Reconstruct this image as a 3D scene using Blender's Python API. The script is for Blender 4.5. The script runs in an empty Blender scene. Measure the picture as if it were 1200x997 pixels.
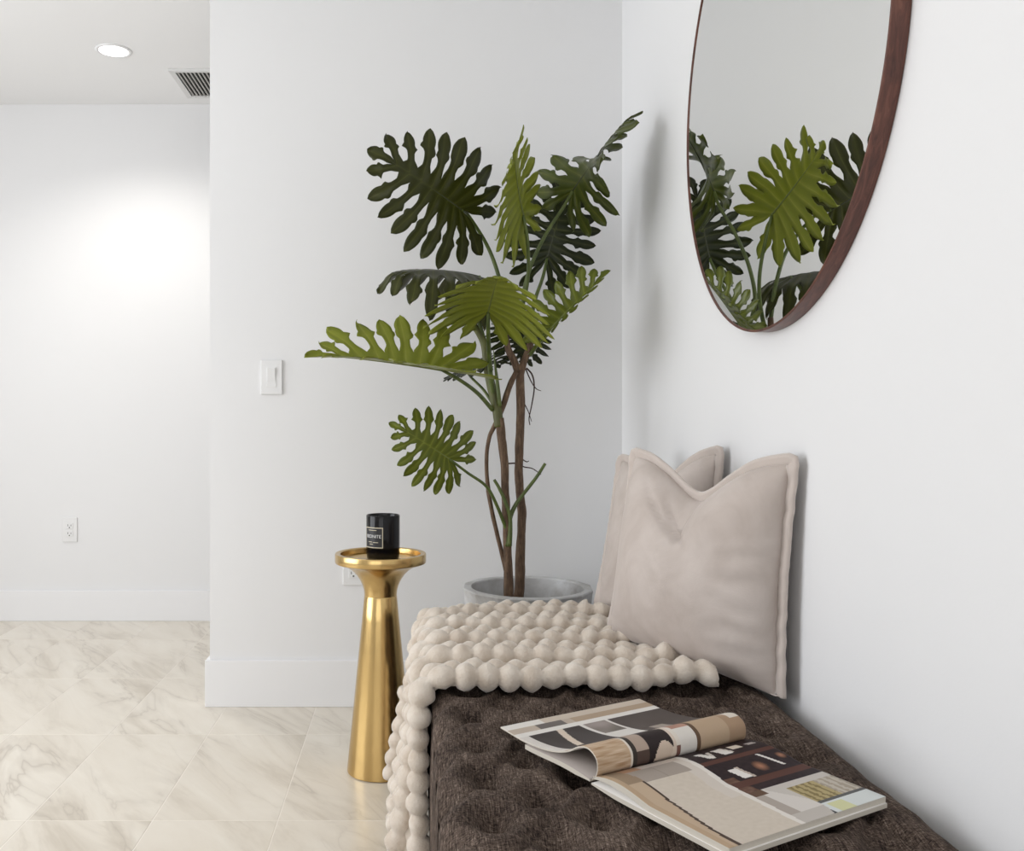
import bpy, bmesh, math, random
from mathutils import Vector, Matrix, noise

# ------------------------------------------------------------------ camera, light, exposure
F, CX, CY, H = 1082.0, 485.0, 489.0, 0.98          # focal length and principal point for a 1200x997 frame, eye height
scene = bpy.context.scene
C = scene.collection
cam_d = bpy.data.cameras.new('camera'); cam = bpy.data.objects.new('camera', cam_d); C.objects.link(cam)
cam.location = (0, 0, H); cam.rotation_euler = (math.pi/2, 0, 0)
cam_d.sensor_fit = 'HORIZONTAL'; cam_d.sensor_width = 36.0; cam_d.lens = F/1200*36
cam_d.shift_x = (600-CX)/1200; cam_d.shift_y = -(498.5-CY)/1200; cam_d.clip_start = .05
scene.camera = cam
vs = scene.view_settings
vs.view_transform = 'Standard'; vs.look = 'None'; vs.gamma = 1; vs.use_curve_mapping = False
vs.exposure = -0.24

world = bpy.data.worlds.new('world'); scene.world = world; world.use_nodes = True
bg = world.node_tree.nodes['Background']; bg.inputs[0].default_value = (.92, .95, 1, 1); bg.inputs[1].default_value = 1.0

def area(name, loc, rot, sx, sy, watts, col):
    l = bpy.data.lights.new(name, 'AREA'); l.shape = 'RECTANGLE'; l.size = sx; l.size_y = sy
    l.energy = watts; l.color = col
    o = bpy.data.objects.new(name, l); C.objects.link(o); o.location = loc; o.rotation_euler = rot
    return o
PI = math.pi
# daylight through the two windows of the room (left wall and the wall behind the viewer)
area('daylight_left', (-3.05, 1.75, 1.35), (0, -PI/2, 0), 2.0, 2.2, 70, (.94, .965, 1))
area('daylight_rear', (-1.1, -2.15, 1.35), (PI/2, 0, 0), 2.6, 2.0, 24, (1, .985, .96))

def spot(name, loc, watts, deg, blend, col, rad=.05):
    l = bpy.data.lights.new(name, 'SPOT'); l.energy = watts; l.spot_size = math.radians(deg); l.spot_blend = blend
    l.color = col; l.shadow_soft_size = rad
    o = bpy.data.objects.new(name, l); C.objects.link(o); o.location = loc
    return o

# ------------------------------------------------------------------ helpers
def P(px, py, Y):
    """world point that lies on picture point (px,py) at depth Y"""
    return Vector(((px-CX)*Y/F, Y, H-(py-CY)*Y/F))

def mat(name, col=(.8,.8,.8), rough=.5, metal=0.0, **kw):
    m = bpy.data.materials.new(name); m.use_nodes = True
    b = m.node_tree.nodes['Principled BSDF']
    b.inputs['Base Color'].default_value = (*col, 1); b.inputs['Roughness'].default_value = rough
    b.inputs['Metallic'].default_value = metal
    for k, v in kw.items():
        b.inputs[k].default_value = v
    return m

class N:
    """tiny node-graph writer"""
    def __init__(self, m):
        self.t = m.node_tree; self.b = self.t.nodes['Principled BSDF']
    def add(self, typ, **kw):
        n = self.t.nodes.new(typ)
        for k, v in kw.items():
            if k in n.inputs: n.inputs[k].default_value = v
            else: setattr(n, k, v)
        return n
    def link(self, a, b): self.t.links.new(a, b)
    def ramp(self, fac, stops):
        r = self.t.nodes.new('ShaderNodeValToRGB')
        e = r.color_ramp.elements
        while len(e) < len(stops): e.new(.5)
        for x, (p, c) in zip(e, stops):
            x.position = p; x.color = (*c, 1)
        self.link(fac, r.inputs[0]); return r.outputs[0]
    def coord(self, scale=(1,1,1), out='Object', rot=(0,0,0)):
        tc = self.add('ShaderNodeTexCoord'); mp = self.add('ShaderNodeMapping')
        mp.inputs['Scale'].default_value = scale; mp.inputs['Rotation'].default_value = rot
        self.link(tc.outputs[out], mp.inputs[0]); return mp.outputs[0]
    def noise(self, vec, scale, detail=4, rough=.5, dist=0):
        n = self.add('ShaderNodeTexNoise', Scale=scale, Detail=detail, Roughness=rough, Distortion=dist)
        self.link(vec, n.inputs['Vector']); return n.outputs['Fac']
    def bump(self, h, strength, dist=.01):
        b = self.add('ShaderNodeBump', Strength=strength, Distance=dist)
        self.link(h, b.inputs['Height']); self.link(b.outputs[0], self.b.inputs['Normal'])

def obj(name, mesh, material=None, parent=None, smooth=False):
    if isinstance(mesh, bmesh.types.BMesh):
        me = bpy.data.meshes.new(name); mesh.to_mesh(me); mesh.free()
    else: me = mesh
    o = bpy.data.objects.new(name, me); C.objects.link(o)
    if material is not None and not me.materials: me.materials.append(material)
    if smooth: me.polygons.foreach_set('use_smooth', [True]*len(me.polygons))
    if parent: o.parent = parent
    return o

def tag(o, label, cat, group=None):
    o['label'] = label; o['category'] = cat
    if group: o['group'] = group
    return o
def thing(name, label, cat, loc=(0,0,0), group=None):
    o = bpy.data.objects.new(name, None); C.objects.link(o); o.location = loc
    return tag(o, label, cat, group)
def struct(o): o['kind'] = 'structure'; return o

def box(bm, x0, x1, y0, y1, z0, z1, bevel=0, seg=2):
    t = bmesh.new()
    bmesh.ops.create_cube(t, size=1)
    for v in t.verts:
        v.co = Vector((x0+(v.co.x+.5)*(x1-x0), y0+(v.co.y+.5)*(y1-y0), z0+(v.co.z+.5)*(z1-z0)))
    if bevel: bmesh.ops.bevel(t, geom=t.edges[:], offset=bevel, segments=seg, affect='EDGES', profile=.6)
    me = bpy.data.meshes.new('tmp'); t.to_mesh(me); t.free(); bm.from_mesh(me); bpy.data.meshes.remove(me)
    return bm
def boxes(*bs):
    bm = bmesh.new()
    for b in bs: box(bm, *b)
    return bm

def lathe(prof, seg=64, cap=True):
    bm = bmesh.new(); rings = []
    for r, z in prof:
        rings.append([bm.verts.new((r*math.cos(2*PI*i/seg), r*math.sin(2*PI*i/seg), z)) for i in range(seg)] if r > 1e-6 else [bm.verts.new((0,0,z))])
    for a, b in zip(rings, rings[1:]):
        for i in range(seg):
            j = (i+1) % seg
            if len(a) == 1 and len(b) == 1: continue
            if len(a) == 1: bm.faces.new((a[0], b[i], b[j]))
            elif len(b) == 1: bm.faces.new((a[i], b[0], a[j]))
            else: bm.faces.new((a[i], b[i], b[j], a[j]))
    bmesh.ops.recalc_face_normals(bm, faces=bm.faces)
    return bm

def catmull(pts, n=8):
    pts = [Vector(p) for p in pts]
    if len(pts) == 2:
        return [pts[0].lerp(pts[1], i/n) for i in range(n+1)]
    e = [pts[0]*2-pts[1]] + pts + [pts[-1]*2-pts[-2]]
    out = []
    for i in range(1, len(e)-2):
        p0, p1, p2, p3 = e[i-1], e[i], e[i+1], e[i+2]
        for k in range(n):
            t = k/n
            out.append(.5*((2*p1)+(p2-p0)*t+(2*p0-5*p1+4*p2-p3)*t*t+(3*p1-p0-3*p2+p3)*t**3))
    out.append(pts[-1]); return out

def tube(pts, radii, n=8, seg=10, bumpy=0, seed=0):
    """tapering round stem along points"""
    path = catmull(pts, n); m = len(path)
    rr = []
    for i in range(m):
        f = i/(m-1)*(len(radii)-1); k = min(int(f), len(radii)-2); rr.append(radii[k]+(radii[k+1]-radii[k])*(f-k))
    bm = bmesh.new(); rings = []; ref = None
    for i, p in enumerate(path):
        d = (path[min(i+1, m-1)]-path[max(i-1, 0)]).normalized()
        if ref is None:
            ref = Vector((1,0,0)) if abs(d.x) < .9 else Vector((0,1,0))
        u = (ref-d*ref.dot(d)).normalized(); w = d.cross(u); ref = u
        ring = []
        for k in range(seg):
            a = 2*PI*k/seg; r = rr[i]
            if bumpy: r *= 1+bumpy*noise.noise(Vector((p.x*60+seed, p.z*22, k*.9)))
            ring.append(bm.verts.new(p+(u*math.cos(a)+w*math.sin(a))*r))
        rings.append(ring)
    for a, b in zip(rings, rings[1:]):
        for k in range(seg): bm.faces.new((a[k], a[(k+1)%seg], b[(k+1)%seg], b[k]))
    bm.faces.new(rings[0][::-1]); bm.faces.new(rings[-1])
    return bm

def grid_mesh(fn, nu, nv, closed_u=False):
    bm = bmesh.new()
    vv = [[bm.verts.new(fn(i/(nu-1) if not closed_u else i/nu, j/(nv-1))) for j in range(nv)] for i in range(nu)]
    for i in range(nu if closed_u else nu-1):
        for j in range(nv-1):
            a, b = vv[i], vv[(i+1) % nu]
            bm.faces.new((a[j], b[j], b[j+1], a[j+1]))
    return bm

def sstep(a, b, x):
    t = max(0, min(1, (x-a)/(b-a))); return t*t*(3-2*t)

# ------------------------------------------------------------------ materials
M = {}
def wall_mat(name, col):
    m = mat(name, col, .85); g = N(m); v = g.coord((1,1,1))
    g.bump(g.noise(v, 220, 3, .6), .06, .002); return m
M['wall'] = wall_mat('wall_paint', (.80, .80, .805))
M['ceiling'] = wall_mat('ceiling_paint', (.88, .88, .88))
M['trim'] = mat('trim_paint', (.84, .84, .85), .35)
M['grout'] = mat('grout', (.88, .83, .76), .9)

m = mat('marble_tile', (.75,.70,.62), .28); g = N(m)
tc = g.add('ShaderNodeTexCoord'); oi = g.add('ShaderNodeObjectInfo')
mul = g.add('ShaderNodeVectorMath', operation='MULTIPLY'); mul.inputs[1].default_value = (37, 53, 11)
g.link(oi.outputs['Random'], mul.inputs[0])
rotv = g.add('ShaderNodeMapping');  rotv.inputs['Scale'].default_value = (1.5, .34, 1)
rot0 = g.add('ShaderNodeMapping'); rot0.inputs['Rotation'].default_value = (0, 0, -.6)
g.link(tc.outputs['Object'], rot0.inputs[0]); g.link(rot0.outputs[0], rotv.inputs[0])
addv = g.add('ShaderNodeVectorMath', operation='ADD'); g.link(rotv.outputs[0], addv.inputs[0]); g.link(mul.outputs[0], addv.inputs[1])
vec = addv.outputs[0]
broad = g.noise(vec, 5, 5, .6, .7)
warp = g.noise(vec, 4.5, 4, .55, .8)
# thin veins where the warped noise crosses one half
sub = g.add('ShaderNodeMath', operation='SUBTRACT'); g.link(warp, sub.inputs[0]); sub.inputs[1].default_value = .5
ab = g.add('ShaderNodeMath', operation='ABSOLUTE'); g.link(sub.outputs[0], ab.inputs[0])
vein = g.ramp(ab.outputs[0], [(0, (1,1,1)), (.014, (.45,.45,.45)), (.07, (0,0,0))])
base = g.ramp(broad, [(.25, (.54,.475,.385)), (.46, (.73,.67,.575)), (.75, (.81,.76,.67))])
mx = g.add('ShaderNodeMixRGB'); g.link(vein, mx.inputs[0]); g.link(base, mx.inputs[1]); mx.inputs[2].default_value = (.48,.42,.345,1)
mk = g.noise(vec, 3.1, 2); mk2 = g.ramp(mk, [(.42, (0,0,0)), (.62, (.75,.75,.75))])
fm = g.add('ShaderNodeMixRGB'); g.link(mk2, fm.inputs[0]); g.link(base, fm.inputs[1]); g.link(mx.outputs[0], fm.inputs[2])
g.link(fm.outputs[0], g.b.inputs['Base Color']); M['tile'] = m

m = mat('brushed_gold', (.60,.42,.18), .26, 1.0); g = N(m)
v = g.coord((90, 90, 2)); nz = g.noise(v, 3, 3, .6)
g.link(g.ramp(nz, [(.3, (.17,.17,.17)), (.7, (.27,.27,.27))]), g.b.inputs['Roughness'])
g.b.inputs['Anisotropic'].default_value = .3
M['gold'] = m
M['black_glass'] = mat('black_glass', (.003,.003,.004), .12, 0, **{'Specular IOR Level': .3})
M['wax'] = mat('candle_wax', (.75,.70,.60), .5)
M['print'] = mat('label_print', (.62,.56,.42), .5)
M['label'] = mat('label_black', (.012,.012,.015), .4)
M['plate'] = mat('switch_plastic', (.78,.78,.78), .35)
M['slot'] = mat('slot_dark', (.05,.05,.05), .7)
M['vent_metal'] = mat('vent_metal', (.72,.72,.71), .45)
M['vent_slat'] = mat('vent_slat', (.40,.39,.37), .5)
M['vent_dark'] = mat('vent_dark', (.015,.014,.013), .9)
m = mat('lamp_lens', (1,1,1), .5); b = m.node_tree.nodes['Principled BSDF']
b.inputs['Emission Color'].default_value = (1,.97,.92,1); b.inputs['Emission Strength'].default_value = 6; M['lens'] = m

m = mat('bench_tweed', (.07,.055,.045), .95, **{'Specular IOR Level': .15}); g = N(m)
v1 = g.coord((620, 60, 60)); v2 = g.coord((160, 600, 160)); v3 = g.coord((1,1,1))
a1 = g.noise(v1, 1, 3, .7); a2 = g.noise(v2, 1, 3, .7); a3 = g.noise(v3, 14, 3)
ad = g.add('ShaderNodeMath', operation='ADD'); g.link(a1, ad.inputs[0]); g.link(a2, ad.inputs[1])
ad2 = g.add('ShaderNodeMath', operation='MULTIPLY_ADD'); g.link(a3, ad2.inputs[0]); ad2.inputs[1].default_value = .35; g.link(ad.outputs[0], ad2.inputs[2])
dv = g.add('ShaderNodeMath', operation='MULTIPLY'); g.link(ad2.outputs[0], dv.inputs[0]); dv.inputs[1].default_value = .43
g.link(g.ramp(dv.outputs[0], [(.41, (.013,.009,.007)), (.50, (.078,.056,.045)), (.57, (.145,.108,.086)), (.64, (.34,.27,.22))]), g.b.inputs['Base Color'])
g.bump(ad.outputs[0], .5, .003); M['tweed'] = m
M['foot'] = mat('dark_foot', (.02,.016,.013), .5)

m = mat('plush_cream', (.66,.59,.51), .95, **{'Sheen Weight': .5, 'Sheen Roughness': .4}); g = N(m)
v = g.coord(); nz = g.noise(v, 260, 3, .7); n2 = g.noise(v, 30, 3)
g.link(g.ramp(n2, [(.3, (.60,.51,.42)), (.65, (.74,.665,.58))]), g.b.inputs['Base Color'])
g.bump(nz, .55, .004); M['plush'] = m

m = mat('velvet_taupe', (.40,.35,.315), .8, **{'Sheen Weight': .4, 'Sheen Roughness': .35}); g = N(m)
b = g.b; b.inputs['Sheen Tint'].default_value = (.95,.9,.88,1)
v = g.coord(); n2 = g.noise(v, 9, 4, .6, .6); n3 = g.noise(v, 350, 2)
g.link(g.ramp(n2, [(.3, (.46,.395,.355)), (.7, (.57,.505,.465))]), b.inputs['Base Color'])
g.bump(n3, .12, .002); M['velvet'] = m
M['velvet_piping'] = mat('velvet_piping', (.54,.47,.425), .75, **{'Sheen Weight': .5})

m = mat('walnut', (.10,.035,.022), .38); g = N(m)
v = g.coord((30, 5, 5)); nz = g.noise(v, 4, 5, .65, .8)
g.link(g.ramp(nz, [(.3, (.055,.018,.012)), (.55, (.115,.040,.026)), (.75, (.19,.075,.048))]), g.b.inputs['Base Color'])
M['walnut'] = m
M['mirror'] = mat('mirror_glass', (.88,.885,.87), .0, 1.0)

m = mat('concrete_planter', (.48,.48,.48), .6); g = N(m)
v = g.coord(); n1 = g.noise(v, 7, 6, .65, .7); n2 = g.noise(v, 60, 4)
g.link(g.ramp(n1, [(.3, (.33,.31,.29)), (.5, (.52,.515,.51)), (.72, (.68,.69,.70))]), g.b.inputs['Base Color'])
g.bump(n2, .15, .003); M['planter'] = m
m = mat('planter_soil', (.09,.07,.05), .95); g = N(m); v = g.coord(); nz = g.noise(v, 60, 5, .7)
g.link(g.ramp(nz, [(.3, (.03,.022,.016)), (.7, (.14,.105,.075))]), g.b.inputs['Base Color']); g.bump(nz, .8, .01); M['soil'] = m

m = mat('brown_bark', (.12,.06,.035), .7); g = N(m)
v = g.coord((1,1,.22)); nz = g.noise(v, 120, 5, .7)
g.link(g.ramp(nz, [(.3, (.050,.028,.015)), (.55, (.135,.080,.045)), (.75, (.25,.165,.10))]), g.b.inputs['Base Color'])
g.bump(nz, .4, .004); M['bark'] = m
def stem_mat(name, c0, c1):
    m = mat(name, c0, .45); g = N(m); v = g.coord((1,1,.3)); nz = g.noise(v, 60, 4, .6)
    g.link(g.ramp(nz, [(.3, c0), (.7, c1)]), g.b.inputs['Base Color']); return m
M['stem'] = stem_mat('green_stem', (.050,.075,.014), (.115,.150,.030))
M['stem_mix'] = stem_mat('green_brown_stem', (.062,.060,.014), (.115,.130,.026))
M['root'] = mat('aerial_root', (.05,.025,.018), .8)

def leaf_mat(name, dark, mid, light, trans=.12):
    m = mat(name, mid, .30, **{'Specular IOR Level': .26}); g = N(m)
    at = g.add('ShaderNodeAttribute', attribute_name='vein')
    v = g.coord(); nz = g.noise(v, 18, 3)
    mixv = g.add('ShaderNodeMath', operation='MULTIPLY_ADD'); g.link(nz, mixv.inputs[0]); mixv.inputs[1].default_value = .5
    g.link(at.outputs['Fac'], mixv.inputs[2])
    col = g.ramp(mixv.outputs[0], [(.22, light), (.42, mid), (1.0, dark)])
    g.link(col, g.b.inputs['Base Color'])
    tr = g.add('ShaderNodeBsdfTranslucent'); g.link(col, tr.inputs[0])
    mx = g.add('ShaderNodeMixShader'); mx.inputs[0].default_value = trans
    out = g.t.nodes['Material Output']
    g.link(g.b.outputs[0], mx.inputs[1]); g.link(tr.outputs[0], mx.inputs[2]); g.link(mx.outputs[0], out.inputs[0])
    return m
M['leaf_olive_tone'] = leaf_mat('leaf_olive', (.034,.038,.006), (.048,.052,.009), (.085,.088,.018))  # olive tone, darker than the plain leaf green
M['leaf_mid'] = leaf_mat('leaf_green', (.105,.130,.013), (.150,.175,.019), (.22,.25,.036))
M['leaf_yellow_tone'] = leaf_mat('leaf_yellow_green', (.215,.245,.026), (.275,.305,.038), (.36,.38,.065), .2)  # lightest, yellowest leaf tone, more translucent than the others
M['leaf_deep'] = leaf_mat('leaf_moss', (.060,.078,.013), (.088,.105,.018), (.14,.16,.034))
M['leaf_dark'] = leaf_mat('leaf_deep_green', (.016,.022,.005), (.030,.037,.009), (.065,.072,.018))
M['midrib'] = mat('leaf_rib', (.16,.19,.05), .45)
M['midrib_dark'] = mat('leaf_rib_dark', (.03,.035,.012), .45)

M['paper'] = mat('page_edge', (.62,.57,.49), .6)
m = mat('printed_page', (.8,.8,.8), .45, **{'Specular IOR Level': .10}); g = N(m)
at = g.add('ShaderNodeVertexColor', layer_name='ink'); g.link(at.outputs[0], g.b.inputs['Base Color']); M['page'] = m

# ------------------------------------------------------------------ the room
XR, YB, YH, XC, ZC = .707, 3.137, 4.455, -.693, 2.49     # right wall, near wall, hall wall, wall end, ceiling
XL, YF = -3.1, -2.2
W = M['wall']
floor = struct(obj('floor', boxes((XL-.1, XR+.1, YF-.1, YH+.1, -.06, -.0006)), M['grout']))
tb = bmesh.new(); box(tb, -.1513, .1513, -.3038, .3038, -.010, 0, .0006, 1)
tile_me = bpy.data.meshes.new('tile'); tb.to_mesh(tile_me); tb.free(); tile_me.materials.append(M['tile'])
x = -.331-.305*9
while x < XR:
    y = 2.245-.61*7
    while y < YH:
        t = bpy.data.objects.new('tile', tile_me); C.objects.link(t); t.parent = floor
        t.location = (x+.1525, y+.305, 0); y += .61
    x += .305
struct(obj('ceiling', boxes((XL-.1, XR+.1, YF-.1, YH+.1, ZC, ZC+.08)), M['ceiling']))
struct(obj('wall_right', boxes((XR, XR+.1, YF, YH, 0, ZC)), W))
struct(obj('wall_back', boxes((XC, XR, YB, YB+.115, 0, ZC)), W))
struct(obj('wall_hall', boxes((XL, XR, YH, YH+.1, 0, ZC)), W))
wy0, wy1, wz0, wz1 = .65, 2.85, .35, 2.35
struct(obj('wall_left', boxes((XL-.1, XL, YF, wy0, 0, ZC), (XL-.1, XL, wy1, YH, 0, ZC), (XL-.1, XL, wy0, wy1, 0, wz0), (XL-.1, XL, wy0, wy1, wz1, ZC)), W))
rx0, rx1 = -2.4, .2
struct(obj('wall_front', boxes((XL, rx0, YF-.1, YF, 0, ZC), (rx1, XR, YF-.1, YF, 0, ZC), (rx0, rx1, YF-.1, YF, 0, wz0), (rx0, rx1, YF-.1, YF, wz1, ZC)), W))
fr = .04
struct(obj('window_1', boxes((XL-.07, XL-.02, wy0, wy0+fr, wz0, wz1), (XL-.07, XL-.02, wy1-fr, wy1, wz0, wz1), (XL-.07, XL-.02, wy0, wy1, wz0, wz0+fr),
     (XL-.07, XL-.02, wy0, wy1, wz1-fr, wz1), (XL-.07, XL-.02, (wy0+wy1)/2-.02, (wy0+wy1)/2+.02, wz0, wz1)), M['trim']))
struct(obj('window_2', boxes((rx0, rx0+fr, YF-.07, YF-.02, wz0, wz1), (rx1-fr, rx1, YF-.07, YF-.02, wz0, wz1), (rx0, rx1, YF-.07, YF-.02, wz0, wz0+fr),
     (rx0, rx1, YF-.07, YF-.02, wz1-fr, wz1), ((rx0+rx1)/2-.02, (rx0+rx1)/2+.02, YF-.07, YF-.02, wz0, wz1)), M['trim']))
bt, bh = .014, .157
bm = boxes((XC-bt, XR-bt, YB-bt, YB, 0, bh, .002), (XC-bt, XC, YB, YB+.115, 0, bh, .002))
struct(obj('baseboard_back', bm, M['trim']))
struct(obj('baseboard_hall', boxes((XL, XR, YH-bt, YH, 0, .146, .002)), M['trim']))
struct(obj('baseboard_right', boxes((XR-bt, XR, YF, YB-bt, 0, bh, .002)), M['trim']))
struct(obj('baseboard_left', boxes((XL, XL+bt, YF, YH, 0, bh, .002)), M['trim']))
struct(obj('baseboard_front', boxes((XL, XR, YF, YF+bt, 0, bh, .002)), M['trim']))

# ------------------------------------------------------------------ ceiling downlight and air vent in the hall
dl = thing('recessed_downlight', 'round white recessed downlight glowing in the hall ceiling', 'light', (-1.236, 3.80, ZC))
obj('trim_ring', lathe([(.058, -.001), (.060, -.005), (.072, -.004), (.074, 0), (.058, 0), (.058, -.001)], 48), M['trim'], dl, True)
obj('lens', lathe([(0, -.0035), (.056, -.0035), (.059, -.001), (0, -.001)], 48), M['lens'], dl, True)
spot('downlight_beam', (-1.236, 3.80, ZC-.03), 33, 142, .75, (1, .96, .90), .05)

vt = thing('air_vent', 'white ceiling air vent with thin parallel slats', 'vent', (-.9, 4.17, ZC))
vx, vy, vo = .165, .175, .026
bm = boxes((-vx, vx, -vy, -vy+vo, -.010, 0, .002), (-vx, vx, vy-vo, vy, -.010, 0, .002), (-vx, -vx+vo, -vy+vo, vy-vo, -.010, 0, .002), (vx-vo, vx, -vy+vo, vy-vo, -.010, 0, .002))
obj('vent_frame', bm, M['vent_metal'], vt)
obj('duct_shade_plate', boxes((-vx+vo, vx-vo, -vy+vo, vy-vo, -.0015, -.0005)), M['vent_dark'], vt)  # near-black plate on the ceiling, painted as the shade inside the duct
sb = bmesh.new(); box(sb, -.0035, .0035, -vy+vo, vy-vo, -.0085, -.003)
sme = bpy.data.meshes.new('slat'); sb.to_mesh(sme); sb.free(); sme.materials.append(M['vent_slat'])
for i in range(16):
    s = bpy.data.objects.new('slat', sme); C.objects.link(s); s.parent = vt
    s.location = (-vx+vo+.010+i*.0175, 0, 0)

# ------------------------------------------------------------------ switch and outlets
def outlet(name, label, loc):
    t = thing(name, label, 'outlet', loc, 'wall outlets')
    obj('cover_plate', boxes((-.036, .036, -.006, 0, -.059, .059, .002)), M['plate'], t)
    for s in (.019, -.019):
        r = obj('receptacle', boxes((-.017, .017, -.0085, -.004, s-.0145, s+.0145, .001)), M['plate'], t)
        obj('slots', boxes((-.0085, -.0062, -.0090, -.008, s-.002, s+.007), (.0062, .0085, -.0090, -.008, s-.002, s+.006), (-.0025, .0025, -.0090, -.008, s-.011, s-.006)), M['slot'], r)
    return t
o = outlet('wall_outlet', 'white double outlet plate on the lit hall wall', (-1.659, YH, .439))
o = outlet('wall_outlet', 'white double outlet plate partly hidden behind the gold pedestal table', ((414.5-CX)*YB/F, YB, H-(665-CY)*YB/F))
sw = thing('light_switch', 'white rocker light switch on the wall beside the plant', 'switch', (-.4827, YB, 1.116))
obj('cover_plate', boxes((-.036, .036, -.007, 0, -.058, .058, .002)), M['plate'], sw)
obj('rocker_frame', boxes((-.0165, .0165, -.0085, -.005, -.034, .034, .0008)), M['plate'], sw)
bm = bmesh.new(); box(bm, -.0135, .0135, -.0105, -.006, -.030, .030, .001)
for v in bm.verts:
    if v.co.y < -.009: v.co.y -= .0035*(v.co.z/.03)
obj('rocker', bm, M['plate'], sw)

# ------------------------------------------------------------------ upholstered bench
BX0, BX1, BY0, BY1, BZ = .034, .675, .78, 2.45, .462
def bench_top(x, y):
    r = .034
    d = min(x-BX0, BX1-x, y-BY0, BY1-y); d = max(d, 0)
    z = BZ
    if d < r: z -= r-math.sqrt(max(0, r*r-(r-d)**2))
    # tuft dimples on a staggered grid
    dd = []
    for i in range(-1, 9):
        tx = .105+.07*i
        if abs(tx-x) > .12: continue
        off = .07 if i % 2 else 0
        k = round((y-1.63-off)/.14)
        for kk in (k-1, k, k+1):
            ty = 1.63+off+.14*kk
            if ty < BY0+.06 or ty > BY1-.06 or tx > BX1-.05: continue
            jx, jy = .006*noise.noise(Vector((i*3.1, kk*2.3, 1))), .008*noise.noise(Vector((i*2.7, kk*3.9, 5)))
            dd.append(math.hypot(x-tx-jx, (y-ty-jy)*.8))
    q = min(dd) if dd else 1
    z -= .019*math.exp(-(q/.0150)**2) + .020*math.exp(-(q/.034)**2)
    # soft pleats joining neighbouring dimples diagonally
    a = ((x-.105)/.14+(y-1.63)/.28); b = ((x-.105)/.14-(y-1.63)/.28)
    pa = abs(a-round(a)); pb = abs(b-round(b))
    edge = sstep(.0, .06, d)
    z -= .008*edge*(math.exp(-(pa/.05)**2)+math.exp(-(pb/.05)**2))
    z += .004*noise.noise(Vector((x*25, y*18, 2)))
    return z
def axis(a, b, step, r=.034):
    e = [0, .002, .006, .012, .02, .028, r]
    n = int((b-a-2*r)/step)
    return [a+k for k in e] + [a+r+(b-a-2*r)*i/n for i in range(1, n)] + [b-k for k in reversed(e)]
xs, ys = axis(BX0, BX1, .0075), axis(BY0, BY1, .0075)
bm = bmesh.new()
vv = [[bm.verts.new((x, y, bench_top(x, y))) for y in ys] for x in xs]
for i in range(len(xs)-1):
    for j in range(len(ys)-1): bm.faces.new((vv[i][j], vv[i+1][j], vv[i+1][j+1], vv[i][j+1]))
loop = [vv[i][0] for i in range(len(xs))] + [vv[-1][j] for j in range(1, len(ys))] + [vv[i][-1] for i in range(len(xs)-2, -1, -1)] + [vv[0][j] for j in range(len(ys)-2, 0, -1)]
prev = loop; cxb, cyb = (BX0+BX1)/2, (BY0+BY1)/2
for z in (.41, .30, .18, .075, .07):
    ring = []
    for v in loop:
        c = v.co.copy(); puff = (.004 if z in (.30, .18) else 0) - (.01 if z == .07 else 0)
        c.x += puff*(1 if c.x > BX1-.001 else (-1 if c.x < BX0+.001 else 0)); c.y += puff*(1 if c.y > BY1-.001 else (-1 if c.y < BY0+.001 else 0)); c.z = z
        ring.append(bm.verts.new(c))
    for k in range(len(loop)):
        j = (k+1) % len(loop); bm.faces.new((prev[k], ring[k], ring[j], prev[j]))
    prev = ring
bm.faces.new(prev)
bmesh.ops.recalc_face_normals(bm, faces=bm.faces)
bench = thing('upholstered_bench', 'long tufted bench in dark brown tweed along the right wall', 'bench', (0, 0, 0))
obj('tufted_upholstery', bm, M['tweed'], bench, True)
for fx in (BX0+.06, BX1-.06):
    for fy in (BY0+.07, BY1-.07):
        o = obj('foot', lathe([(0, 0), (.018, 0), (.026, .075), (0, .075)], 20), M['foot'], bench); o.location = (fx, fy, 0)

# ------------------------------------------------------------------ bobble throw
TY0, TY1 = 1.752, 2.402
TXR = .575
def throw_path(b, s):
    """point, normal at arc length s (0 = right end on the bench top) for a row that lies b behind the front edge"""
    r = .045; zt = BZ+.016; xe = BX0+.030
    top = TXR-xe
    if s < top:
        x = TXR-s; z = zt; n = Vector((0,0,1))
    elif s < top+r*PI/2:
        a = (s-top)/r; x = xe-r*math.sin(a); z = zt-r+r*math.cos(a); n = Vector((-math.sin(a), 0, math.cos(a)))
    else:
        h = s-top-r*PI/2; x = xe-r; z = zt-r-h; n = Vector((-1,0,0))
    h = max(0, s-top)
    bulge = .5-.5*math.cos(2*PI*min(b/.19, 1)) if b < .095 else .62+.38*math.cos(2*PI*(b-.095)/.24)
    x -= (.001+.068*bulge)*sstep(.02, .5, h)
    mess = sstep(.30, .0, s)                              # rumpled end by the cushions
    y = TY0+b
    y += mess*.016*math.sin(s*26+b*17) + .005*math.sin(s*9+b*21) - .012*sstep(.3, 0, s)*(1 if b < .05 else .3)
    z += mess*.010*max(0, math.sin(s*31+b*40)) if s < top else 0
    if b > .5 and s < top+.2: y -= (b-.5)*.5*sstep(top-.16, top+.02, s)
    return Vector((x, y, z)), n
throw = thing('bobble_throw', 'cream plush bobble throw draped over the end of the bench', 'throw blanket', (0, 0, 0))
SMAX = .958
def right_end(Y):
    """how far right a row reaches before it disappears under the cushions"""
    return min(TXR, .452+(2.115-Y)/.41*.22-.012) if Y < 2.08 else min(.505, .476+(2.40-Y)/.31*.175-.016)
def sheet(u, v):
    s0 = TXR-right_end(TY0+v*(TY1-TY0))
    p, n = throw_path(v*(TY1-TY0), s0+u*(SMAX-s0))
    return p-n*.003
bm = grid_mesh(sheet, 90, 40)
o = obj('backing', bm, M['plush'], throw, True)
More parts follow.
